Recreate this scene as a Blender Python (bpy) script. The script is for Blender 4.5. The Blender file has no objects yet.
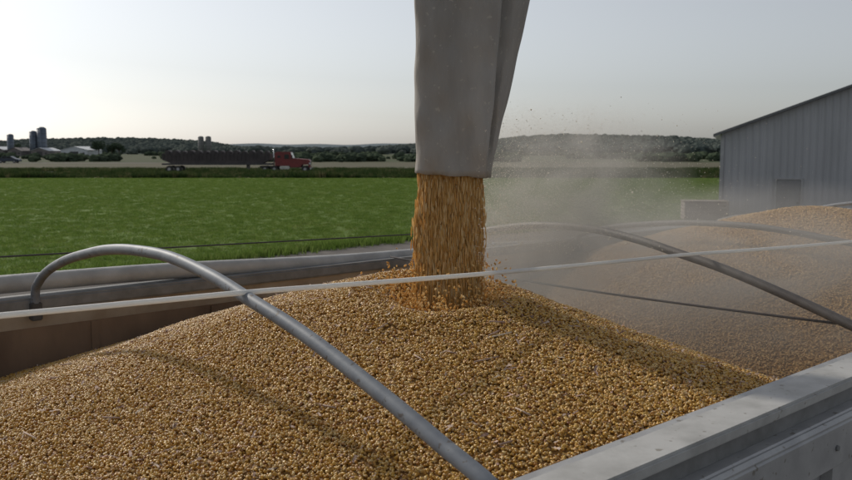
import bpy, bmesh, math, random
import numpy as np
from mathutils import Vector, Matrix
random.seed(3); rng=np.random.default_rng(5)
sc=bpy.context.scene
H=3.4
# ---------------------------------------------------------------- helpers
def link(o,parent=None):
    sc.collection.objects.link(o)
    if parent: o.parent=parent
    return o
def empty(name):
    e=bpy.data.objects.new(name,None); e.empty_display_size=.1
    return link(e)
def mesh_obj(name,verts,faces,mat=None,parent=None,smooth=False):
    me=bpy.data.meshes.new(name); me.from_pydata([tuple(v) for v in verts],[],[tuple(f) for f in faces]); me.update()
    if smooth: me.polygons.foreach_set('use_smooth',[True]*len(me.polygons))
    o=bpy.data.objects.new(name,me)
    if mat: me.materials.append(mat)
    return link(o,parent)
def bm_obj(name,bm,mat,parent=None,smooth=False):
    bmesh.ops.recalc_face_normals(bm,faces=bm.faces)
    me=bpy.data.meshes.new(name); bm.to_mesh(me); bm.free()
    if smooth: me.polygons.foreach_set('use_smooth',[True]*len(me.polygons))
    if mat: me.materials.append(mat)
    return link(bpy.data.objects.new(name,me),parent)
def box(name,c,s,mat,parent=None,bevel=0.0,rot=None):
    bm=bmesh.new(); bmesh.ops.create_cube(bm,size=1)
    for v in bm.verts: v.co=Vector((v.co.x*s[0],v.co.y*s[1],v.co.z*s[2]))
    if bevel>0: bmesh.ops.bevel(bm,geom=list(bm.edges),offset=bevel,segments=2,affect='EDGES')
    if rot is not None: bmesh.ops.rotate(bm,verts=bm.verts,cent=(0,0,0),matrix=rot)
    bmesh.ops.translate(bm,verts=bm.verts,vec=Vector(c))
    return bm_obj(name,bm,mat,parent)
def prism(name,poly,axis_from,axis_to,mat,parent=None,frame=None,bevel=0,smooth=False):
    n=len(poly); vs=[frame(p,axis_from) for p in poly]+[frame(p,axis_to) for p in poly]
    fs=[tuple(range(n))[::-1],tuple(range(n,2*n))]+[(i,(i+1)%n,n+(i+1)%n,n+i) for i in range(n)]
    o=mesh_obj(name,vs,fs,mat,parent)
    bm=bmesh.new(); bm.from_mesh(o.data); bmesh.ops.recalc_face_normals(bm,faces=bm.faces)
    if bevel: bmesh.ops.bevel(bm,geom=list(bm.edges),offset=bevel,segments=2,affect='EDGES')
    bm.to_mesh(o.data); bm.free(); return o
def cyl(name,p0,p1,r,mat,parent=None,seg=24,r2=None):
    p0=Vector(p0);p1=Vector(p1); d=p1-p0
    bm=bmesh.new(); bmesh.ops.create_cone(bm,cap_ends=True,segments=seg,radius1=r,radius2=r if r2 is None else r2,depth=d.length)
    bmesh.ops.transform(bm,verts=bm.verts,matrix=Matrix.Translation((p0+p1)/2)@d.to_track_quat('Z','Y').to_matrix().to_4x4())
    o=bm_obj(name,bm,mat,parent)
    for p in o.data.polygons: p.use_smooth=len(p.vertices)==4
    return o
def tube(name,pts,r,mat,parent=None,seg=16,flat=None,closed_caps=True):
    pts=[Vector(p) for p in pts]; vs=[];fs=[]
    for i,p in enumerate(pts):
        t=(pts[min(i+1,len(pts)-1)]-pts[max(i-1,0)]).normalized()
        a=t.cross(Vector((0,0,1))).normalized(); b=a.cross(t).normalized()
        for k in range(seg):
            an=2*math.pi*k/seg
            ra,rb=(r,r) if flat is None else flat
            vs.append(p+a*math.cos(an)*ra+b*math.sin(an)*rb)
    for i in range(len(pts)-1):
        for k in range(seg):
            fs.append((i*seg+k,i*seg+(k+1)%seg,(i+1)*seg+(k+1)%seg,(i+1)*seg+k))
    fs.append(tuple(range(seg))[::-1]); fs.append(tuple((len(pts)-1)*seg+k for k in range(seg)))
    return mesh_obj(name,vs,fs,mat,parent,smooth=True)
# ---------------------------------------------------------------- materials
def mat(name,c1,c2=None,scale=5,rough=.7,metal=0,bump=0,bscale=None,detail=6,stretch=(1,1,1),contrast=(.35,.65),bdist=.01,rvar=0,spec=.5):
    m=bpy.data.materials.new(name); m.use_nodes=True; nt=m.node_tree; N=nt.nodes; L=nt.links
    b=N['Principled BSDF']; b.inputs['Roughness'].default_value=rough; b.inputs['Metallic'].default_value=metal
    b.inputs['Specular IOR Level'].default_value=spec
    tc=N.new('ShaderNodeTexCoord'); mp=N.new('ShaderNodeMapping'); mp.inputs['Scale'].default_value=stretch
    L.new(tc.outputs['Object'],mp.inputs['Vector'])
    if c2 is None: c2=tuple(x*.75 for x in c1)
    n=N.new('ShaderNodeTexNoise'); n.inputs['Scale'].default_value=scale; n.inputs['Detail'].default_value=detail; n.inputs['Roughness'].default_value=.6
    L.new(mp.outputs[0],n.inputs['Vector'])
    cr=N.new('ShaderNodeValToRGB'); cr.color_ramp.elements[0].position=contrast[0]; cr.color_ramp.elements[1].position=contrast[1]
    cr.color_ramp.elements[0].color=(*c1,1); cr.color_ramp.elements[1].color=(*c2,1)
    L.new(n.outputs['Fac'],cr.inputs[0]); L.new(cr.outputs[0],b.inputs['Base Color'])
    if rvar:
        mr=N.new('ShaderNodeMapRange'); mr.inputs[3].default_value=rough-rvar; mr.inputs[4].default_value=rough+rvar
        L.new(n.outputs['Fac'],mr.inputs[0]); L.new(mr.outputs[0],b.inputs['Roughness'])
    if bump:
        n2=N.new('ShaderNodeTexNoise'); n2.inputs['Scale'].default_value=bscale or scale*4; n2.inputs['Detail'].default_value=5
        L.new(mp.outputs[0],n2.inputs['Vector'])
        bp=N.new('ShaderNodeBump'); bp.inputs['Strength'].default_value=bump; bp.inputs['Distance'].default_value=bdist
        L.new(n2.outputs['Fac'],bp.inputs['Height']); L.new(bp.outputs[0],b.inputs['Normal'])
    return m
def speckle(m,scale,thr,col,amt=.8):
    nt=m.node_tree; N=nt.nodes; L=nt.links; b=N['Principled BSDF']; src=b.inputs['Base Color'].links[0].from_socket
    tc=N.new('ShaderNodeTexCoord'); n=N.new('ShaderNodeTexNoise'); n.inputs['Scale'].default_value=scale; n.inputs['Detail'].default_value=2
    L.new(tc.outputs['Object'],n.inputs['Vector']); mr=N.new('ShaderNodeMapRange'); mr.inputs[1].default_value=thr; mr.inputs[2].default_value=thr+.04; mr.inputs[4].default_value=amt
    L.new(n.outputs['Fac'],mr.inputs[0]); mx=N.new('ShaderNodeMix'); mx.data_type='RGBA'; L.new(mr.outputs[0],mx.inputs[0]); L.new(src,mx.inputs[6]); mx.inputs[7].default_value=(*col,1)
    L.new(mx.outputs[2],b.inputs['Base Color'])
def ramp_random_mat(name,stops,rough=.4,transl=0,spec=.5,tip=None):
    m=bpy.data.materials.new(name); m.use_nodes=True; nt=m.node_tree; N=nt.nodes; L=nt.links
    b=N['Principled BSDF']; b.inputs['Roughness'].default_value=rough; b.inputs['Specular IOR Level'].default_value=spec
    oi=N.new('ShaderNodeObjectInfo'); cr=N.new('ShaderNodeValToRGB')
    el=cr.color_ramp.elements
    while len(el)<len(stops): el.new(.5)
    for e,(p,c) in zip(el,stops): e.position=p; e.color=(*c,1)
    L.new(oi.outputs['Random'],cr.inputs[0]); col=cr.outputs[0]
    if tip:
        tc=N.new('ShaderNodeTexCoord'); sp=N.new('ShaderNodeSeparateXYZ'); L.new(tc.outputs['Object'],sp.inputs[0])
        mr=N.new('ShaderNodeMapRange'); mr.inputs[1].default_value=tip[0]; mr.inputs[2].default_value=tip[1]; mr.inputs[4].default_value=.75; L.new(sp.outputs[0],mr.inputs[0])
        mx=N.new('ShaderNodeMix'); mx.data_type='RGBA'; L.new(mr.outputs[0],mx.inputs[0]); L.new(col,mx.inputs[6]); mx.inputs[7].default_value=(.74,.61,.37,1); col=mx.outputs[2]
    L.new(col,b.inputs['Base Color'])
    if transl:
        tr=N.new('ShaderNodeBsdfTranslucent'); mx=N.new('ShaderNodeMixShader'); mx.inputs[0].default_value=transl
        L.new(col,tr.inputs[0]); L.new(b.outputs[0],mx.inputs[1]); L.new(tr.outputs[0],mx.inputs[2])
        L.new(mx.outputs[0],N['Material Output'].inputs['Surface'])
    return m
corn_stops=[(0,(.45,.22,.035)),(.3,(.56,.31,.052)),(.6,(.64,.39,.08)),(.78,(.36,.15,.028)),(.9,(.70,.51,.21)),(.97,(.60,.36,.09)),(1,(.22,.07,.035))]
M_corn=ramp_random_mat('corn_kernel_mat',corn_stops,.36,.08,tip=(.0024,.005))
M_corndust=ramp_random_mat('dusty_kernel_mat',[(0,(.50,.31,.13)),(.5,(.60,.40,.18)),(1,(.44,.26,.11))],.75,.05,.25)
M_cornbase=mat('corn_bed_mat',(.18,.08,.018),(.38,.21,.05),110,.6,bump=.8,bscale=110,bdist=.006)
M_chaff=ramp_random_mat('chaff_mat',[(0,(.45,.27,.22)),(.4,(.56,.44,.36)),(.8,(.26,.14,.10)),(1,(.70,.60,.47))],.8,.1)
M_alu=mat('aluminium',(.36,.36,.365),(.48,.48,.475),9,.5,.35,bump=.12,bscale=30,rvar=.12,bdist=.004)
M_aluw=mat('weathered_rail_paint',(.47,.465,.45),(.32,.315,.30),9,.55,.1,bump=.15,bscale=60,contrast=(.4,.72),bdist=.003,detail=10)
for m in (M_alu,M_aluw): speckle(m,38,.67,(.18,.155,.12),.7)
M_web=mat('rail_web',(.24,.24,.24),(.16,.16,.155),12,.6,.2,bump=.1)
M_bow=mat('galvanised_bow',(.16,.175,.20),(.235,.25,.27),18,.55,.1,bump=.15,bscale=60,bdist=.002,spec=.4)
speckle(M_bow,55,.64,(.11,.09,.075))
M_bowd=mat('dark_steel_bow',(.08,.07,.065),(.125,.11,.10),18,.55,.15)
M_wall=mat('shaded_inner_wall',(.15,.095,.06),(.25,.165,.105),4,.7,.05,stretch=(1,1,.4),bump=.1)  # dark brown: shade on the far inner wall put into its colour
M_wallup=mat('reflected_inner_band',(.48,.41,.33),(.35,.28,.21),6,.5,.2)  # lighter tan: reflected light along the wall top painted as colour
M_tarp=mat('tarp_roll_vinyl',(.44,.435,.42),(.32,.315,.30),8,.5,bump=.4,bscale=18)
M_strap=ramp_random_mat('webbing_white',[(0,(.86,.86,.84)),(1,(.86,.86,.84))],.8,.35)
M_rope=mat('dark_rope',(.06,.05,.05),None,60,.8)
M_rubber=mat('tyre_rubber',(.03,.03,.03),(.05,.05,.045),10,.85)
M_dark=mat('dark_steel',(.06,.06,.065),(.10,.095,.09),6,.6,.3)
M_spout=mat('spout_canvas',(.28,.265,.245),(.40,.38,.355),6,.9,bump=.9,bscale=9,stretch=(1,1,.3),bdist=.025,contrast=(.3,.7),spec=.1,detail=9)
speckle(M_spout,60,.66,(.52,.48,.42),.5)
# ---------------------------------------------------------------- trailer frame
dv=Vector((.7473,.6645,0)); nv=Vector((-.6645,.7473,0)); P0=Vector((.110,1.410,0))
def T(s,w,z): return P0+dv*s+nv*w+Vector((0,0,z+H))
ZR=-.563; W=2.45
S0,S1=-2.2,7.5
trailer=empty('grain_trailer')
def tf(p,t): return T(t,p[0],p[1])
prism('near_top_rail',[(-.03,ZR-.004),(-.132,ZR-.004),(-.132,ZR-.032),(-.03,ZR-.032)],S0,S1,M_aluw,trailer,tf,bevel=.006)
prism('near_rail_web',[(-.034,ZR-.0325),(-.118,ZR-.0325),(-.118,ZR-.07),(-.034,ZR-.07)],S0,S1,M_web,trailer,tf)
prism('near_side_ledge',[(-.034,ZR-.0705),(-.150,ZR-.0705),(-.165,ZR-.085),(-.165,ZR-.19),(-.034,ZR-.19)],S0,S1,M_alu,trailer,tf,bevel=.005)
prism('near_side_panel',[(0,ZR-.014),(-.0295,ZR-.014),(-.0295,ZR-1.5),(0,ZR-1.5)],S0,S1,M_alu,trailer,tf)
prism('near_outer_panel',[(-.031,ZR-.1905),(-.13,ZR-.1905),(-.13,ZR-1.5),(-.031,ZR-1.5)],S0,S1,M_alu,trailer,tf)
for i in range(22):
    s=S0+.2+i*.43
    prism('side_post',[(-.1305,ZR-.192),(-.158,ZR-.192),(-.158,ZR-1.48),(-.1305,ZR-1.48)],s,s+.06,M_alu,trailer,tf)
    cyl('rail_bolt',T(s,-.1655,ZR-.14),T(s,-.170,ZR-.14),.007,M_web,trailer,10)
prism('far_top_rail',[(W-.03,ZR+.0),(W+.09,ZR+.0),(W+.09,ZR-.05),(W-.03,ZR-.05)],S0,S1,M_web,trailer,tf,bevel=.008)
prism('far_inner_band',[(W-.012,ZR-.0505),(W+.02,ZR-.0505),(W+.02,ZR-.12),(W-.002,ZR-.12)],S0,S1,M_wallup,trailer,tf)
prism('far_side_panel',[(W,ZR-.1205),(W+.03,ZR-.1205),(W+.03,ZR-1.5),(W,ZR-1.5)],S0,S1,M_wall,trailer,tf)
for i in range(18):
    s=S0+.3+i*.53
    prism('wall_seam',[(W-.006,ZR-.125),(W-.0005,ZR-.125),(W-.0005,ZR-1.4),(W-.006,ZR-1.4)],s,s+.03,M_wall,trailer,tf)
pts=[]
for i in range(60):
    s=S0+(S1-S0)*i/59
    pts.append(T(s,W+.06,ZR+.055-.028*(s+.2)*(s<3)-.09*(s>=3)+.006*math.sin(s*3.1)))
tube('tarp_roll',pts,.036,M_tarp,trailer,18)
prism('rear_end_wall',[(-.03,ZR),(W+.03,ZR),(W+.03,ZR-1.5),(-.03,ZR-1.5)],S0-.04,S0-.001,M_alu,trailer,tf)
prism('front_end_wall',[(-.03,ZR),(W+.03,ZR),(W+.03,ZR-1.5),(-.03,ZR-1.5)],S1+.001,S1+.04,M_alu,trailer,tf)
prism('floor',[(0.01,ZR-1.5),(W-.01,ZR-1.5),(W-.01,ZR-1.56),(0.01,ZR-1.56)],S0,S1,M_dark,trailer,tf)
for w in (.5,W-.5):
    prism('chassis_beam',[(w-.06,ZR-1.561),(w+.06,ZR-1.561),(w+.06,ZR-1.85),(w-.06,ZR-1.85)],S0+.1,S1-.1,M_dark,trailer,tf)
for s in (S0+1,S0+2.3,S1-1.6,S1-.4):
    cyl('axle',T(s,.1,.5-H),T(s,W-.1,.5-H),.07,M_dark,trailer,12)
    for w in (0.02,W-.3):
        cyl('tyre',T(s,w,.5-H),T(s,w+.28,.5-H),.5,M_rubber,trailer,36)
        cyl('hub',T(s,w-.01,.5-H),T(s,w+.29,.5-H),.2,M_alu,trailer,20)
prof=[(-.005,-.04),(.0,-.01),(.05,.03),(.1,.070),(.18,.128),(.25,.172),(.33,.210),(.4,.243),(.5,.270),(.6,.268),(.68,.252),(.75,.225),(.83,.186),(.9,.138),(.94,.10),(.965,.065),(.98,.035),(.985,-.03)]
def smooth_profile(sc_):
    P=[Vector((a,b*sc_,0)) for a,b in prof]; out=[]
    for i in range(len(P)-1):
        p0=P[max(i-1,0)];p1=P[i];p2=P[i+1];p3=P[min(i+2,len(P)-1)]
        for k in range(5):
            t=k/5
            out.append(.5*((2*p1)+(-p0+p2)*t+(2*p0-5*p1+4*p2-p3)*t*t+(-p0+3*p1-3*p2+p3)*t**3))
    out.append(P[-1]); return out
RZ=Matrix.Rotation(math.atan2(dv.y,dv.x),3,'Z')
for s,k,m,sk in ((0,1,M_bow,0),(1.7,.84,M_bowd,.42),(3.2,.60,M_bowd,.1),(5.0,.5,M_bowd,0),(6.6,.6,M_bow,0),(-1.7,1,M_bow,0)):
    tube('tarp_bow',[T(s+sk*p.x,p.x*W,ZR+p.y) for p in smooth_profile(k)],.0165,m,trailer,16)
    box('bow_socket_near',T(s,-.006,ZR-.05),(.05,.03,.07),M_dark,trailer,.004,RZ)
    box('bow_socket_far',T(s+sk,W*.985,ZR-.05),(.04,.04,.07),M_dark,trailer,.004,RZ)
tube('cross_tie_rope',[T(1.76,.02+2.4*i/20,ZR+.012-.02*math.sin(math.pi*i/20)) for i in range(21)],.0045,M_rope,trailer,8)
A=Vector((-.427,2.014,H-.338)); B=Vector((.942,3.033,H-.372))
strap=[]
for i in range(60):
    t=-1.6+4.6*i/59
    p=A+(B-A)*t; p.z-=.006*math.sin(math.pi*(t%1)); strap.append(p)
tube('webbing_strap',strap,.01,M_strap,None,10,flat=(.007,.0065))
cab=[T(-2+i*.5,W+.5,ZR+.155-.012*i) for i in range(12)]
tube('guy_cable',cab,.004,M_rope,trailer,6)
# ---------------------------------------------------------------- grain
CS,CW=.82,1.0
def hgt(s,w):
    dw=w-1.25; ds=s-.90
    dw=np.where(dw<0,dw*.56,dw*1.0); ds=np.where(ds<0,ds*.85,ds*1.45)
    q=np.sqrt(ds**2+dw**2)
    z1=-.435-.36*(np.sqrt(q*q+.30**2)-.30)
    q2=np.sqrt((s-3.95)**2+((w-1.2)*.8)**2)
    z2=-.335-.37*(np.sqrt(q2*q2+.25**2)-.25)
    q3=np.sqrt((s-6.6)**2+((w-1.2)*.8)**2); z3=-.42-.36*(np.sqrt(q3*q3+.04)-.2)
    k=.02
    z=k*np.log(np.exp(z1/k)+np.exp(z2/k)+np.exp(z3/k)+np.exp(-1.25/k))
    r=np.sqrt((s-CS)**2+(w-CW)**2)
    z=z-.100*np.exp(-(r/.15)**2)+.020*np.exp(-((r-.27)/.09)**2)
    z=z+.007*np.sin(5.3*s+2.1*w)*np.sin(4.1*w-1.7*s)+.005*np.sin(11*s+3*np.sin(4*w))*np.sin(9*w+1)
    return z
def Tn(s,w,z):
    return np.stack([P0.x+dv.x*s+nv.x*w, P0.y+dv.y*s+nv.y*w, H+z],-1)
ns,nw=360,96
sg=np.linspace(S0+.005,S1-.005,ns); wg=np.linspace(.003,W-.003,nw)
SG,WG=np.meshgrid(sg,wg,indexing='ij'); PG=Tn(SG,WG,hgt(SG,WG)-.004).reshape(-1,3)
F=[(i*nw+j,(i+1)*nw+j,(i+1)*nw+j+1,i*nw+j+1) for i in range(ns-1) for j in range(nw-1)]
pile=mesh_obj('corn_grain_pile',PG.tolist(),F,M_cornbase,None,smooth=True)
def scatter(name,pts,rots,scl,template,parent=None):
    me=bpy.data.meshes.new(name); n=len(pts); me.vertices.add(n)
    me.vertices.foreach_set('co',np.asarray(pts,dtype=np.float32).ravel())
    a=me.attributes.new('rot','FLOAT_VECTOR','POINT'); a.data.foreach_set('vector',np.asarray(rots,dtype=np.float32).ravel())
    a=me.attributes.new('scl','FLOAT_VECTOR','POINT'); a.data.foreach_set('vector',np.asarray(scl,dtype=np.float32).ravel())
    me.update(); o=link(bpy.data.objects.new(name,me),parent)
    g=bpy.data.node_groups.new(name+'_gn','GeometryNodeTree')
    g.interface.new_socket('Geometry',in_out='INPUT',socket_type='NodeSocketGeometry')
    g.interface.new_socket('Geometry',in_out='OUTPUT',socket_type='NodeSocketGeometry')
    gi=g.nodes.new('NodeGroupInput'); go=g.nodes.new('NodeGroupOutput')
    oi=g.nodes.new('GeometryNodeObjectInfo'); oi.inputs['Object'].default_value=template; oi.inputs['As Instance'].default_value=True
    ip=g.nodes.new('GeometryNodeInstanceOnPoints')
    r=g.nodes.new('GeometryNodeInputNamedAttribute'); r.data_type='FLOAT_VECTOR'; r.inputs['Name'].default_value='rot'
    s=g.nodes.new('GeometryNodeInputNamedAttribute'); s.data_type='FLOAT_VECTOR'; s.inputs['Name'].default_value='scl'
    L=g.links
    L.new(gi.outputs[0],ip.inputs['Points']); L.new(oi.outputs['Geometry'],ip.inputs['Instance'])
    L.new(r.outputs[0],ip.inputs['Rotation']); L.new(s.outputs[0],ip.inputs['Scale'])
    L.new(ip.outputs[0],go.inputs[0])
    md=o.modifiers.new('scatter','NODES'); md.node_group=g
    return o
def kernel_mesh(name,m,z):
    bm=bmesh.new(); bmesh.ops.create_icosphere(bm,subdivisions=2,radius=1)
    for v in bm.verts:
        x,y,zz=v.co; tap=1-.30*(x+1)
        if x<-.55: x=-.55-(x+.55)*.15
        y*=.92*max(tap,.3); zz*=.50*(1-.25*x)
        v.co=Vector((x*1.12,y,zz))*.0053
    o=bm_obj(name,bm,m,pile,smooth=True); o.location=T(.9,1.2,z); return o
kern=kernel_mesh('kernel',M_corn,-1.0); kernd=kernel_mesh('dusty_kernel',M_corndust,-1.1)
bm=bmesh.new(); bmesh.ops.create_grid(bm,x_segments=4,y_segments=2,size=1)
for v in bm.verts: v.co=Vector((v.co.x*.016,v.co.y*.0035,.003*math.sin(v.co.x*2)+.0012*v.co.y))
chaff=bm_obj('chaff',bm,M_chaff,pile); chaff.location=T(.9,1.2,-1.05)
def kernels(name,n,s0,s1,jit,tilt,tmpl,sc0,sc1,lift=0):
    s=rng.uniform(s0,s1,n); w=rng.uniform(.008,W-.008,n); z=hgt(s,w)+rng.uniform(-.004,jit,n)+lift
    if tmpl is kern or tmpl is kernd:
        edge=1.75+.25*np.sin(w*3)+rng.normal(0,.18,n); ok=(s<edge) if tmpl is kern else (s>=edge)
        s,w,z=s[ok],w[ok],z[ok]; n=len(s)
    rot=np.stack([rng.uniform(-tilt,tilt,n),rng.uniform(-tilt,tilt,n),rng.uniform(0,6.283,n)],-1)
    sc_=rng.uniform(sc0,sc1,n)[:,None]*np.stack([rng.uniform(.85,1.15,n),rng.uniform(.85,1.15,n),rng.uniform(.8,1.3,n)],-1)
    return scatter(name,Tn(s,w,z),rot,sc_,tmpl,pile)
kernels('kernels_top',235000,-1.1,2.4,.005,1.0,kern,.85,1.12)
kernels('kernels_dusty',125000,1.3,5.2,.003,.75,kernd,.95,1.3)
kernels('chaff_bits',5200,-1.1,2.2,.004,.4,chaff,.22,.85,.004)
n=56
s=rng.uniform(-.7,1.4,n); w=rng.uniform(.1,2.0,n)
for i in range(n):
    a=rng.uniform(0,3.14); l=rng.uniform(.012,.045); c=T(float(s[i]),float(w[i]),float(hgt(s[i],w[i]))+.006); d=Vector((math.cos(a),math.sin(a),rng.uniform(-.1,.2)))*l
    cyl('stalk_bit',c-d,c+d,.0022,M_chaff,pile,6)
# falling stream
stream=empty('falling_corn_stream')
SC=T(CS,CW,0)
n=80000; zt=-.035; zb=-.62
u=rng.uniform(0,1,n); z=zt+(zb-zt)*u
th=rng.uniform(0,6.283,n)
ns_=110; sth=rng.uniform(0,6.283,ns_); sr=np.sqrt(rng.uniform(.05,1,ns_)); sid=rng.integers(0,ns_,n)
mixs=rng.uniform(0,1,n)<.4
th=np.where(mixs,sth[sid]+.12*rng.standard_normal(n),th); rr=np.where(mixs,sr[sid]+.05*rng.standard_normal(n),np.sqrt(rng.uniform(0,1,n)))
out=rng.uniform(0,1,n)<.045; rr=np.where(out,rr+np.abs(rng.normal(0,.13,n))*(.1+u),rr)
wd=.100+.016*u+.004*np.sin(z*23+1)
px=SC.x+.018-.008*u+wd*rr*np.cos(th)+.003*np.sin(z*31+th*4); py=SC.y+.058*rr*np.sin(th)
pts=np.stack([px,py,H+z],-1)
rot=np.stack([rng.uniform(-.08,.08,n),1.57+rng.uniform(-.09,.09,n),rng.uniform(0,6.28,n)],-1)
scl=np.stack([rng.uniform(1.6,4.6,n),rng.uniform(.28,.46,n),rng.uniform(.32,.5,n)],-1)
M_corn2=ramp_random_mat('falling_corn_mat',[(0,(.68,.41,.13)),(.4,(.80,.54,.20)),(.75,(.88,.66,.32)),(1,(.93,.79,.50))],.6,.5,.3)
bm=bmesh.new(); bmesh.ops.create_icosphere(bm,subdivisions=1,radius=.005)
kern2=bm_obj('falling_kernel',bm,M_corn2,stream,smooth=True); kern2.location=(SC.x,SC.y,H-.3)
scatter('falling_kernels',pts,rot,scl,kern2,stream)
n=1300; a=rng.uniform(0,6.28,n); r=.09+np.abs(rng.normal(0,.065,n)); zz=rng.exponential(.028,n)
gs=CS+r*np.cos(a); gw=CW+r*np.sin(a)
pts=Tn(gs,gw,hgt(gs,gw)+.01+zz)
scatter('bouncing_kernels',pts,rng.uniform(0,6,(n,3)),rng.uniform(.5,1.0,(n,1))*np.array([[1.4,.8,.7]]),kern2,stream)
# ---------------------------------------------------------------- spout
spout=empty('discharge_spout')
sx,sy=SC.x,SC.y
def ring(t):
    zz=-.072+1.35*t; k=t*1.35/.54
    L=-.090-.001*k; R=.128+.042*k; RB=.152+.118*k
    fy=-.075-.006*k; by=.085; g=min(1,.25+k*.8)
    return [(L,fy+.03),(L+.006,fy+.008),(L+.03,fy-.004),(L+.055,fy+.004),(L+.08,fy-.006),(L+.105,fy-.010),(L+.13,fy+.008),(L+.16,fy+.010),(R-.045,fy-.002),(R-.012,fy-.012),(R,fy-.006),
            (R-.004,fy+.018),(R+.002,fy+.045),(R+.35*(RB-R),fy+.045-.02*g),(R+.6*(RB-R),fy+.055),(RB-.006,by-.04),(RB,by-.01),(RB-.05,by+.01),(.02,by+.012),(L+.03,by),(L,by-.03)],zz
NS=110; vs=[];fs=[]
for i in range(NS+1):
    t=i/NS; pr,zz=ring(t); m_=len(pr)
    for j,(x,y) in enumerate(pr):
        wob=.006*math.sin(t*9+j*1.1)+.006*math.sin(t*21+j*.9+2*math.sin(t*7))+.004*math.sin(t*38-j*1.3+3*math.sin(t*5))+.0015*math.sin(t*77+j*.9)
        edge=0
        if i==0: edge=(-.014*(x+.09)/.22)+.002*math.sin(j*2)
        vs.append((sx+x+wob*.3,sy+y+wob,H+zz+edge))
for i in range(NS):
    for j in range(m_):
        fs.append((i*m_+j,i*m_+(j+1)%m_,(i+1)*m_+(j+1)%m_,(i+1)*m_+j))
sp=mesh_obj('canvas_tube',vs,fs,M_spout,spout,smooth=True)
md=sp.modifiers.new('sol','SOLIDIFY'); md.thickness=.004; md.offset=0
cyl('auger_collar',(sx+.1,sy,H+1.2),(sx+.1,sy,H+1.5),.24,M_alu,spout)
cyl('auger_tube',(sx-.05,sy+.15,H+1.58),(sx+6.5,sy-9,.5),.14,M_alu,spout)
for k in (-.9,.9):
    cyl('auger_leg',(sx+4,sy-5.6,1.8),(sx+4+k,sy-5.6-k*.7,.4),.04,M_dark,spout)
    cyl('auger_wheel',(sx+4+k,sy-5.6-k*.7,.32),(sx+4.12+k,sy-5.52-k*.7,.32),.32,M_rubber,spout)
# ---------------------------------------------------------------- dust
dust=empty('dust_cloud')
def dust_volume(name,loc,scale,rot,dens,nscale,seed,pwr=1.2,lo=.10):
    mv=bpy.data.materials.new(name+'_mat'); mv.use_nodes=True; nt=mv.node_tree; N=nt.nodes; L=nt.links; N.clear()
    out=N.new('ShaderNodeOutputMaterial'); vp=N.new('ShaderNodeVolumePrincipled'); L.new(vp.outputs[0],out.inputs['Volume'])
    vp.inputs['Color'].default_value=(1.0,.935,.85,1); vp.inputs['Anisotropy'].default_value=.5
    tc=N.new('ShaderNodeTexCoord'); ln=N.new('ShaderNodeVectorMath'); ln.operation='LENGTH'; L.new(tc.outputs['Object'],ln.inputs[0])
    inv=N.new('ShaderNodeMapRange'); inv.inputs[1].default_value=1.0; inv.inputs[2].default_value=.0; inv.inputs[3].default_value=0; inv.inputs[4].default_value=1
    L.new(ln.outputs['Value'],inv.inputs[0])
    pw=N.new('ShaderNodeMath'); pw.operation='POWER'; pw.inputs[1].default_value=pwr; L.new(inv.outputs[0],pw.inputs[0])
    mp=N.new('ShaderNodeMapping'); mp.inputs['Location'].default_value=(seed,0,0); L.new(tc.outputs['Object'],mp.inputs[0])
    no=N.new('ShaderNodeTexNoise'); no.inputs['Scale'].default_value=nscale; no.inputs['Detail'].default_value=3; no.inputs['Distortion'].default_value=.7; L.new(mp.outputs[0],no.inputs['Vector'])
    nm=N.new('ShaderNodeMapRange'); nm.inputs[1].default_value=.40; nm.inputs[2].default_value=.64; nm.inputs[3].default_value=lo; nm.inputs[4].default_value=1.4; L.new(no.outputs['Fac'],nm.inputs[0])
    mu=N.new('ShaderNodeMath'); mu.operation='MULTIPLY'; L.new(pw.outputs[0],mu.inputs[0]); L.new(nm.outputs[0],mu.inputs[1])
    mu2=N.new('ShaderNodeMath'); mu2.operation='MULTIPLY'; mu2.inputs[1].default_value=dens; L.new(mu.outputs[0],mu2.inputs[0]); L.new(mu2.outputs[0],vp.inputs['Density'])
    try: mv.cycles.volume_step_rate=2.0
    except Exception: pass
    bm=bmesh.new(); bmesh.ops.create_icosphere(bm,subdivisions=3,radius=1)
    o=bm_obj(name,bm,mv,dust); o.location=loc; o.scale=scale; o.rotation_euler=rot
dust_volume('dust_haze',(1.25,3.6,H-.55),(1.55,1.2,.46),(0,.0,.6),1.75,2.8,0,1.1,.30)
dust_volume('dust_plume',(.46,3.08,H-.23),(.58,.42,.44),(0,-.35,.3),4.9,2.6,4)
bm=bmesh.new(); bmesh.ops.create_icosphere(bm,subdivisions=1,radius=.0011)
M_speck=ramp_random_mat('bees_wing_mat',[(0,(.85,.80,.7)),(1,(.95,.9,.82))],.7,.4)
speck=bm_obj('speck',bm,M_speck,dust); speck.location=(SC.x+.1,SC.y,H-.2)
n=26000
r=np.abs(rng.normal(0,.36,n)); x=SC.x+.09+r*1.0; y=SC.y+rng.normal(.35,.33,n)+r*.4; z=-.34+rng.exponential(.15,n)+.03*r
ok=(z<.16)&(y>2.35); pts=np.stack([x,y,H+z],-1)[ok]; k=len(pts)
scatter('airborne_specks',pts,rng.uniform(0,6,(k,3)),rng.lognormal(-.38,.42,(k,1))*np.ones((1,3)),speck,dust)
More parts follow.
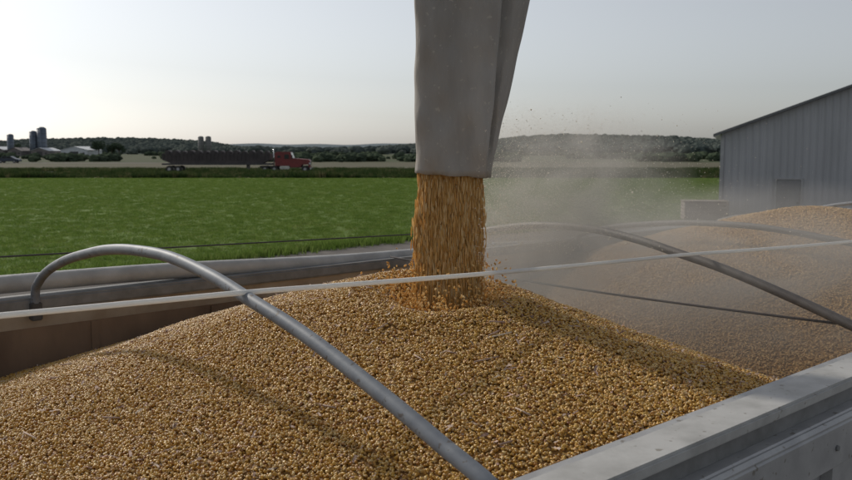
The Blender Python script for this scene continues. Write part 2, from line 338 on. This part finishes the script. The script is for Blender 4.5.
# ---------------------------------------------------------------- ground
def sheet(name,poly,z,m):
    return mesh_obj(name,[(x,y,z) for x,y in poly],[tuple(range(len(poly)))],m)
M_ground=mat('far_land',(.06,.08,.04),(.10,.10,.06),.01,.95,spec=.1,stretch=(1,3,1))
M_grass=mat('meadow_grass',(.095,.15,.03),(.14,.20,.048),.12,.9,bump=.5,bscale=5,spec=.1,stretch=(.5,1,1),contrast=(.3,.7),bdist=.06)
M_gravel=mat('gravel',(.17,.155,.14),(.11,.10,.095),1.2,.95,bump=.6,bscale=30,spec=.15)
M_road=mat('asphalt_pale',(.20,.19,.18),(.14,.135,.13),.8,.9,spec=.2)
M_tan=mat('stubble_field',(.14,.12,.085),(.09,.095,.058),.03,.95,spec=.1,stretch=(1,5,1))
M_verge=mat('verge_ground',(.06,.085,.028),(.12,.115,.05),.2,.95,spec=.1)
M_line=mat('road_paint',(.75,.74,.7),(.6,.6,.58),3,.7)
sheet('ground',[(-6000,-300),(6000,-300),(6000,7000),(-6000,7000)],0,M_ground)
sheet('grass_field',[(-160,-40),(160,-40),(160,104),(-160,104)],.01,M_grass)
sheet('gravel_yard',[(-34,-4),(-6.4,25.9),(-3.5,29.4),(-.8,32),(4,35.6),(10,38.4),(22,41),(40,42.5),(120,44),(120,-39),(-34,-39)],.02,M_gravel)
sheet('verge',[(-400,104),(400,104),(400,126),(-400,126)],.012,M_verge)
sheet('road',[(-900,126),(900,126),(900,134.5),(-900,134.5)],.03,M_road)
sheet('road_edge_line',[(-900,126.4),(900,126.4),(900,126.55),(-900,126.55)],.036,M_line)
sheet('road_centre_line',[(-900,130.2),(900,130.2),(900,130.4),(-900,130.4)],.036,M_line)
sheet('stubble_field',[(-900,150),(900,150),(900,235),(-900,235)],.02,M_tan)
sheet('farm_lane',[(-300,219),(-70,219),(-70,227),(-300,227)],.04,M_gravel)
def tuft(nb,hh,sp):
    vs=[];fs=[]
    for i in range(nb):
        a=random.uniform(0,6.28); r=random.uniform(0,sp); x,y=r*math.cos(a),r*math.sin(a); h=hh*random.uniform(.5,1); b=random.uniform(.1,.5)*h; wd=.018*hh/.2*.5
        ca,sa=math.cos(a),math.sin(a); t=random.uniform(0,6.28); ct,st=math.cos(t)*wd,math.sin(t)*wd
        k=len(vs); vs+=[(x-ct,y-st,0),(x+ct,y+st,0),(x+ca*b*.4+ct*.6,y+sa*b*.4+st*.6,h*.6),(x+ca*b*.4-ct*.6,y+sa*b*.4-st*.6,h*.6),(x+ca*b,y+sa*b,h)]
        fs+=[(k,k+1,k+2,k+3),(k+3,k+2,k+4)]
    return vs,fs
M_tuft=ramp_random_mat('grass_blade_mat',[(0,(.085,.145,.026)),(.5,(.125,.19,.042)),(.9,(.165,.23,.055)),(1,(.18,.21,.07))],.85,.5,.05)
M_weed=ramp_random_mat('weed_mat',[(0,(.03,.055,.018)),(.5,(.05,.08,.025)),(.85,(.08,.10,.035)),(1,(.17,.15,.08))],.8,.3,.1)
gf=bpy.data.objects['grass_field']; vg=bpy.data.objects['verge']
v_,f_=tuft(22,.16,.18); tt=mesh_obj('grass_tuft',v_,f_,M_tuft,gf); tt.location=(-20,50,0.01)
v_,f_=tuft(30,1.0,.5); tw=mesh_obj('weed_clump',v_,f_,M_weed,vg); tw.location=(-20,110,0.01)
def wedge(n,y0,y1,u0=-.58,u1=.58,pw=1.0):
    y=y0+(y1-y0)*rng.uniform(0,1,n)**pw; x=y*rng.uniform(u0,u1,n); return x,y
def edge_y(x): return np.interp(x,[-34,-6.4,-3.5,-.8,4,10,22,40,120],[-4,25.9,29.4,32,35.6,38.4,41,42.5,44])
def upr(k): return np.stack([np.zeros(k),np.zeros(k),rng.uniform(0,6.28,k)],-1)
x,y=wedge(70000,16,103,pw=.8); ok=y>edge_y(x)-.1; x=x[ok];y=y[ok];k=len(x)
scatter('grass_tufts',np.stack([x,y,np.full(k,.01)],-1),upr(k),rng.uniform(.5,1.1,(k,1))*np.array([[1.5,1.5,.7]]),tt,gf)
x=rng.uniform(-30,40,3000); y=edge_y(x)+rng.normal(0,.4,3000); k=3000
scatter('edge_weeds',np.stack([x,y,np.full(k,.015)],-1),upr(k),rng.uniform(.6,2.4,(k,1))*np.ones((1,3)),tt,gf)
x,y=wedge(16000,104,125.5); k=len(x)
scatter('verge_weeds',np.stack([x,y,np.full(k,.012)],-1),upr(k),rng.uniform(.35,1.0,(k,1))*np.ones((1,3))*(.75+.35*np.sin(x*.35+y*.3))[:,None],tw,vg)
x,y=wedge(5000,135,142); k=len(x)
scatter('far_verge_weeds',np.stack([x,y,np.full(k,.012)],-1),upr(k),rng.uniform(.3,.8,(k,1))*np.ones((1,3)),tw,vg)
# ---------------------------------------------------------------- hills + woodland
M_hill=mat('hazy_hill_ground',(.075,.09,.08),(.095,.11,.095),.02,1,spec=0)  # atmospheric haze mixed into the base colour, no fog volume
M_wood=ramp_random_mat('woodland_mat',[(0,(.068,.084,.078)),(.5,(.088,.104,.094)),(1,(.115,.13,.112))],.95,0,.0)  # crowns greyed and paled, haze painted into the ramp
M_farhill=mat('hazy_far_hill',(.16,.19,.21),(.19,.22,.23),.01,1,spec=0)  # bluish grey stands in for haze over the far ridge
uu=[-600,-300,0,50,120,170,205,230,300,340,370,410,490,520,560,620,660,700,740,900,1200,1500]
vv=[142,143,142,139,137.5,138.5,141,146,148.5,149.5,147.5,144,139,136,134,135,136,138.5,141,142,142,142]
def ridge(tan): return np.interp(tan*852+426,uu,vv)
YR=1000.
def hillz(x,y):
    top=(150-ridge(x/YR))/852*YR+H-6.5
    top=np.maximum(top,0)
    g=np.exp(-((y-YR)/170)**2)
    return top*g-.2
xs=np.linspace(-1300,1300,260); ys=np.linspace(640,1500,50)
X,Y=np.meshgrid(xs,ys,indexing='ij'); Z=hillz(X,Y)+.6*np.sin(X*.05)*np.sin(Y*.04)*(hillz(X,Y)>1)
hills=mesh_obj('hills',np.stack([X,Y,Z],-1).reshape(-1,3).tolist(),[(i*50+j,(i+1)*50+j,(i+1)*50+j+1,i*50+j+1) for i in range(259) for j in range(49)],M_hill,smooth=True)
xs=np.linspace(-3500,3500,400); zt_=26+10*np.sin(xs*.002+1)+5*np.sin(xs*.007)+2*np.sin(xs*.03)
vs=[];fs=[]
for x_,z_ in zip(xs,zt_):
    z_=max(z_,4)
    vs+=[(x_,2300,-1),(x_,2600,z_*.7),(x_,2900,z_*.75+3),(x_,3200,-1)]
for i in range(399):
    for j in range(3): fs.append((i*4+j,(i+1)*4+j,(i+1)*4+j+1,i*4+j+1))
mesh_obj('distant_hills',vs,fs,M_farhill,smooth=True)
def lumpy(name,m,loc,parent,seed=0,sub=3):
    bm=bmesh.new(); bmesh.ops.create_icosphere(bm,subdivisions=sub,radius=1); r=random.Random(seed)
    cs=[Vector((r.uniform(-1,1),r.uniform(-1,1),r.uniform(-.6,1))).normalized() for _ in range(14)]
    for v in bm.verts:
        d=max(v.co.normalized().dot(c) for c in cs); v.co*= .62+.42*max(0,d)**6+r.uniform(-.09,.09)
        v.co.z*=.9
    o=bm_obj(name,bm,m,parent); o.location=loc; return o
wood=empty('woodland'); tm=lumpy('tree_crown',M_wood,(-120,1000,3),wood,1)
n=12000; x=rng.uniform(-800,800,n); y=YR+rng.normal(-60,120,n); z=hillz(x,y); ok=(z>.4)|(rng.uniform(0,1,n)<.35); x,y,z=x[ok],y[ok],z[ok];k=len(x)
sc_=rng.uniform(2.6,5.6,(k,1))*np.array([[1.3,1.3,1]])
scatter('tree_crowns',np.stack([x,y,z+sc_[:,2]*.55],-1),upr(k),sc_,tm,wood)
M_hedge=ramp_random_mat('hedge_mat',[(0,(.05,.065,.045)),(.5,(.065,.085,.055)),(1,(.09,.11,.07))],.95,0,.0)
hedge=empty('hedgerow'); tm2=lumpy('bush_crown',M_hedge,(-60,330,1),hedge,2)
nn=1800
x1=rng.uniform(-260,300,nn); y1=rng.choice([255,330,520],nn)+rng.normal(0,5,nn)
keep=np.sin(x1*.045+y1*.01)+.6*np.sin(x1*.11)>-.5; x1,y1=x1[keep],y1[keep]; k=len(x1); s_=rng.uniform(.6,1.9,(k,1))*np.array([[1.5,1.2,1]])
scatter('bushes',np.stack([x1,y1,s_[:,2]*.6],-1),upr(k),s_,tm2,hedge)
M_bark=mat('bark',(.10,.08,.06),None,4,.9)
M_leaf=mat('leaf_mat',(.045,.07,.045),(.08,.11,.065),.6,.8,spec=.1)
def tree(loc,h,seed):
    r=random.Random(seed); root=empty('shade_tree'); root.location=loc
    cyl('trunk',(0,0,0),(0.1,0,h*.5),h*.03,M_bark,root,8,h*.018)
    lumps=[]
    for i in range(9):
        a=r.uniform(0,6.28); q=r.uniform(.1,.36)*h; c=Vector((math.cos(a)*q,math.sin(a)*q,r.uniform(.38,.85)*h))
        lumps.append((c,r.uniform(.13,.22)*h)); cyl('limb',(0.05,0,h*.35),c,h*.012,M_bark,root,6,h*.004)
    vs=[];fs=[]
    for i in range(2600):
        c,R=r.choice(lumps); d=Vector((r.gauss(0,1),r.gauss(0,1),r.gauss(0,1))).normalized()*R*r.uniform(.5,1.05)
        p=c+d; s=h*.022; a=Vector((r.gauss(0,1),r.gauss(0,1),r.gauss(0,1))).normalized(); b=a.orthogonal().normalized()
        k=len(vs); vs+=[p-a*s,p+b*s,p+a*s,p-b*s]; fs.append((k,k+1,k+2,k+3))
    mesh_obj('foliage',vs,fs,M_leaf,root)
for i,(x,y,h) in enumerate([(-172,450,8.5),(-167,455,7.5),(-162,452,8),(-178,462,6.5),(-225,470,7),(-196,480,6),(150,420,7)]): tree((x,y,0),h,i)
# ---------------------------------------------------------------- farm buildings
M_silo=mat('silo_blue_steel',(.11,.14,.18),(.15,.18,.22),2,.5,.2)  # farm colours lifted slightly to carry the distance haze
M_conc=mat('silo_concrete',(.22,.22,.21),(.16,.16,.155),1,.85)
M_white=mat('white_metal',(.62,.64,.66),(.5,.52,.54),.6,.6)
M_shed=mat('shed_wall',(.16,.14,.14),(.22,.20,.19),.5,.8)
def silo(loc,r,h,m):
    e=empty('farm_silo'); e.location=loc
    cyl('shell',(0,0,0),(0,0,h),r,m,e,28)
    bm=bmesh.new(); bmesh.ops.create_uvsphere(bm,u_segments=24,v_segments=12,radius=r*1.01)
    for v in list(bm.verts): v.co.z=max(v.co.z,0)*.55+h
    bm_obj('dome',bm,m,e,True)
    for k in range(1,6): cyl('hoop',(0,0,h*k/6),(0,0,h*k/6+.15),r*1.03,M_dark,e,28)
    cyl('chute',(r*.2,-r*1.1,0),(r*.2,-r*1.1,h),r*.18,m,e,10)
silo((-206,450,0),1.9,12.5,M_silo); silo((-201.5,450,0),2.4,14.2,M_silo); silo((-220.5,455,0),1.7,11,M_silo)
silo((-157.5,600,0),2.0,12,M_conc); silo((-152.3,600,0),2.0,12,M_conc)
def gable(name,loc,w,d,eave,rise,mw,mr,rot=0,ov=.3):
    e=empty(name); e.location=loc; e.rotation_euler=(0,0,rot)
    fr=lambda p,t: Vector((p[0],t,p[1]))
    prism('walls',[(0,0),(w,0),(w,eave),(w/2,eave+rise),(0,eave)],0,d,mw,e,fr)
    k=rise/(w/2); th=.12
    prism('roof_left',[(-ov,eave-ov*k+.01),(w/2,eave+rise+.01),(w/2,eave+rise+th+.01),(-ov,eave-ov*k+th+.01)],-ov,d+ov,mr,e,fr)
    prism('roof_right',[(w+ov,eave-ov*k+.01),(w/2+.001,eave+rise+.01),(w/2+.001,eave+rise+th+.01),(w+ov,eave-ov*k+th+.01)],-ov,d+ov,mr,e,fr)
    return e
for nm,loc,w,d,ea,ri,mw,mr in (('white_shed',(-191,448,0),14,20,3.4,1.8,M_white,M_white),('farm_shed',(-203,440,0),9,16,3,1.5,M_shed,M_white),('farm_shed',(-216,442,0),7,14,3,1.6,M_shed,M_shed),('farm_shed',(-232,450,0),10,14,3.5,1.6,M_shed,M_white)):
    e=gable(nm,loc,w,d,ea,ri,mw,mr)
    box('door',(w*.5,-.06,1.3),(w*.3,.1,2.6),M_dark,e); box('window',(w*.15,-.06,1.7),(1,.1,.8),M_dark,e); box('window',(w*.85,-.06,1.7),(1,.1,.8),M_dark,e)
M_siding=mat('barn_siding',(.43,.44,.46),(.36,.37,.385),.7,.6,.05,stretch=(1,1,.25))
nt=M_siding.node_tree; N=nt.nodes; L=nt.links
tc=N.new('ShaderNodeTexCoord'); wv=N.new('ShaderNodeTexWave'); wv.inputs['Scale'].default_value=1.05; wv.wave_profile='SAW'; L.new(tc.outputs['Object'],wv.inputs['Vector'])
bp=N.new('ShaderNodeBump'); bp.inputs['Distance'].default_value=.03; L.new(wv.outputs['Fac'],bp.inputs['Height']); L.new(bp.outputs[0],N['Principled BSDF'].inputs['Normal'])
M_roof=mat('barn_roof',(.12,.125,.13),(.16,.165,.17),.8,.5,.3)
barn=gable('metal_barn',(13.8,40,0),20,32,4.15,3.75,M_siding,M_roof,-math.radians(20),.38)
M_trim=mat('barn_trim',(.38,.39,.40),None,2,.6)
M_door=mat('barn_door',(.22,.23,.24),(.17,.175,.185),1.5,.6,stretch=(1,1,.3))
for i in range(67):
    x=.15+i*.3; hh=4.15+min(x,20-x)*.375
    box('siding_rib',(x,-.012,hh/2+.1),(.03,.024,hh-.25),M_siding,barn)
box('corner_trim',(.03,-.03,2.05),(.16,.05,4.0),M_trim,barn)
box('base_trim',(10,-.03,.12),(19.6,.05,.24),M_trim,barn)
box('door_leaf',(2.95,-.035,1.0),(1.02,.05,2.0),M_door,barn,.01)
for x in (2.40,3.50): box('door_jamb',(x,-.05,1.03),(.07,.08,2.06),M_trim,barn)
box('door_head',(2.95,-.05,2.1),(1.19,.08,.07),M_trim,barn)
cyl('door_knob',(3.35,-.07,1.0),(3.35,-.13,1.0),.035,M_dark,barn,10)
box('sliding_door',(10,-.05,2.0),(5,.06,4.0),M_door,barn,.01)
M_wood2=mat('weathered_wood',(.24,.20,.175),(.17,.14,.12),3,.85,stretch=(1,1,4))
cr=empty('wooden_crate'); cr.location=(11.75,38.6,.02); cr.rotation_euler=(0,0,-.15)
for k in range(6):
    box('slat_front',(0.95,-.0,.12+.165*k),(1.9,.03,.13),M_wood2,cr); box('slat_left',(0.0,.62,.12+.165*k),(.03,1.2,.13),M_wood2,cr); box('slat_right',(1.9,.62,.12+.165*k),(.03,1.2,.13),M_wood2,cr); box('slat_back',(0.95,1.24,.12+.165*k),(1.9,.03,.13),M_wood2,cr)
for x in (0.05,.95,1.85): box('post',(x,.05,.52),(.09,.07,1.02),M_wood2,cr)
for x in (0.05,.95,1.85): box('post',(x,1.19,.52),(.09,.07,1.02),M_wood2,cr)
for k in range(7): box('lid_board',(.95,.09+.18*k,1.06),(2.0,.15,.03),M_wood2,cr)
# ---------------------------------------------------------------- semi truck
M_red=mat('truck_red',(.22,.035,.032),(.16,.03,.028),2,.5)
M_load=mat('trailer_load',(.055,.046,.046),(.085,.07,.068),1,.7)
M_glass=mat('dark_glass',(.03,.035,.04),None,2,.1)
M_chrome=mat('chrome',(.7,.7,.7),None,3,.2,.9)
tr=empty('semi_truck'); tr.location=(-39.5,129,.03)
def tb(n,x0,x1,z0,z1,y0,y1,m,b=.04): return box(n,((x0+x1)/2,(y0+y1)/2,(z0+z1)/2),(x1-x0,y1-y0,z1-z0),m,tr,b)
tb('trailer_bed',0,16.4,1.15,1.4,-1.25,1.25,M_dark)
fr=lambda p,t: Vector((p[0],t,p[1]))
prism('trailer_body',[(0.1,1.9),(.1,2.85),(16.2,2.85),(16.2,1.9),(15.0,1.401),(1.4,1.401)],-1.22,1.22,M_load,tr,fr)
for i in range(28): 
    x=.3+i*.58; tb('rib',x,x+.1,1.85,2.9,-1.32,-1.221,M_load,.01)
for i in range(14):
    x=.8+i*1.14
    cyl('bale_roll',(x,-1.1,2.98),(x,1.1,2.98),.32+.05*math.sin(i*2.3),M_load,tr,14)
for x in (1.1,2.4): 
    for y in (-1.2,.75): cyl('wheel',(x,y,.52),(x,y+.45,.52),.52,M_rubber,tr,24); cyl('hub',(x,y-.01,.52),(x,y+.46,.52),.22,M_alu,tr,14)
for x in (15.4,16.8,21.4):
    for y in (-1.2,.75): cyl('wheel',(x,y,.52),(x,y+.45,.52),.52,M_rubber,tr,24); cyl('hub',(x,y-.01,.52),(x,y+.46,.52),.22,M_alu,tr,14)
tb('frame',14.5,21.9,.75,1.0,-.5,.5,M_dark)
tb('landing_gear',12.6,12.8,.2,1.15,-.9,.9,M_dark)
tb('side_fuel_tank',17.6,19.1,.5,1.0,-1.15,-.6,M_chrome,.1)
prism('cab',[(16.9,1.0),(16.9,2.95),(17.1,3.1),(19.2,3.1),(19.55,2.15),(21.9,1.95),(22.15,1.7),(22.15,.75),(21.95,.75),(21.9,1.2),(20.9,1.2),(20.8,.85),(19.2,.75),(19.2,1.0)],-1.1,1.1,M_red,tr,fr,.04)
tb('side_window',18.35,19.0,2.05,2.7,-1.13,-1.11,M_glass,0)
tb('sleeper_window',17.3,17.75,2.2,2.55,-1.13,-1.11,M_glass,0)
prism('windshield',[(19.24,3.0),(19.27,3.0),(19.57,2.2),(19.54,2.2)],-.95,.95,M_glass,tr,fr)
tb('grille',22.16,22.22,.9,1.75,-.6,.6,M_chrome,.01); tb('bumper',22.1,22.35,.45,.75,-1.15,1.15,M_chrome,.03)
cyl('exhaust',(16.75,-1.0,1.0),(16.75,-1.0,3.5),.08,M_chrome,tr,10); tb('mirror',19.45,19.6,2.1,2.6,-1.4,-1.3,M_dark,.01); tb('headlight',22.0,22.2,1.25,1.5,-1.14,-.9,M_white,.01)
M_carp=mat('car_dark_blue',(.04,.055,.08),None,2,.3)
car=empty('parked_car'); car.location=(-111.5,223,.04)
prism('body',[(0,.4),(0,1.0),(.25,1.15),(1.0,1.2),(1.5,1.75),(3.6,1.78),(4.5,1.2),(5.5,1.05),(5.75,.8),(5.75,.4)],-.95,.95,M_carp,car,fr,.05)
prism('windows',[(1.3,1.22),(1.65,1.65),(3.5,1.68),(4.2,1.22)],-.965,.965,M_glass,car,fr)
box('b_pillar',(2.6,0,1.45),(.12,1.95,.5),M_carp,car)
for x in (1.1,4.6):
    for y in (-.98,.72): cyl('wheel',(x,y,.36),(x,y+.26,.36),.36,M_rubber,car,20); cyl('hub',(x,y-.01,.36),(x,y+.27,.36),.18,M_alu,car,12)
box('taillight',(0,-.7,.95),(.08,.3,.2),M_red,car); box('headlight',(5.68,-.7,.85),(.14,.35,.16),M_white,car)
# ---------------------------------------------------------------- light
el=math.radians(34); az=math.radians(48)
w=bpy.data.worlds.new('World'); sc.world=w; w.use_nodes=True; N=w.node_tree.nodes; L=w.node_tree.links
sky=N.new('ShaderNodeTexSky'); sky.sky_type='NISHITA'; sky.sun_disc=False; sky.sun_elevation=el; sky.sun_rotation=-az
sky.air_density=1.0; sky.dust_density=1.3; sky.ozone_density=3.0
hs=N.new('ShaderNodeHueSaturation'); hs.inputs['Saturation'].default_value=.30
L.new(sky.outputs[0],hs.inputs['Color']); L.new(hs.outputs[0],N['Background'].inputs[0]); N['Background'].inputs[1].default_value=.104
ld=bpy.data.lights.new('sun','SUN'); ld.energy=2.4; ld.angle=math.radians(3.0); ld.color=(1,.93,.82)
lo=link(bpy.data.objects.new('sun',ld)); lo.location=(-20,20,30)
d=Vector((-math.sin(az)*math.cos(el),math.cos(az)*math.cos(el),math.sin(el)))
lo.rotation_euler=d.to_track_quat('Z','Y').to_euler()
# ---------------------------------------------------------------- camera
cd=bpy.data.cameras.new('camera'); cd.lens=36; cd.sensor_width=36; cd.clip_start=.05; cd.clip_end=12000
cd.dof.use_dof=True; cd.dof.focus_distance=2.6; cd.dof.aperture_fstop=9
co=link(bpy.data.objects.new('camera',cd)); co.location=(0,0,H); co.rotation_euler=(math.radians(90-6.03),0,0)
sc.camera=co
sc.view_settings.view_transform='Standard'; sc.view_settings.look='None'; sc.view_settings.exposure=0
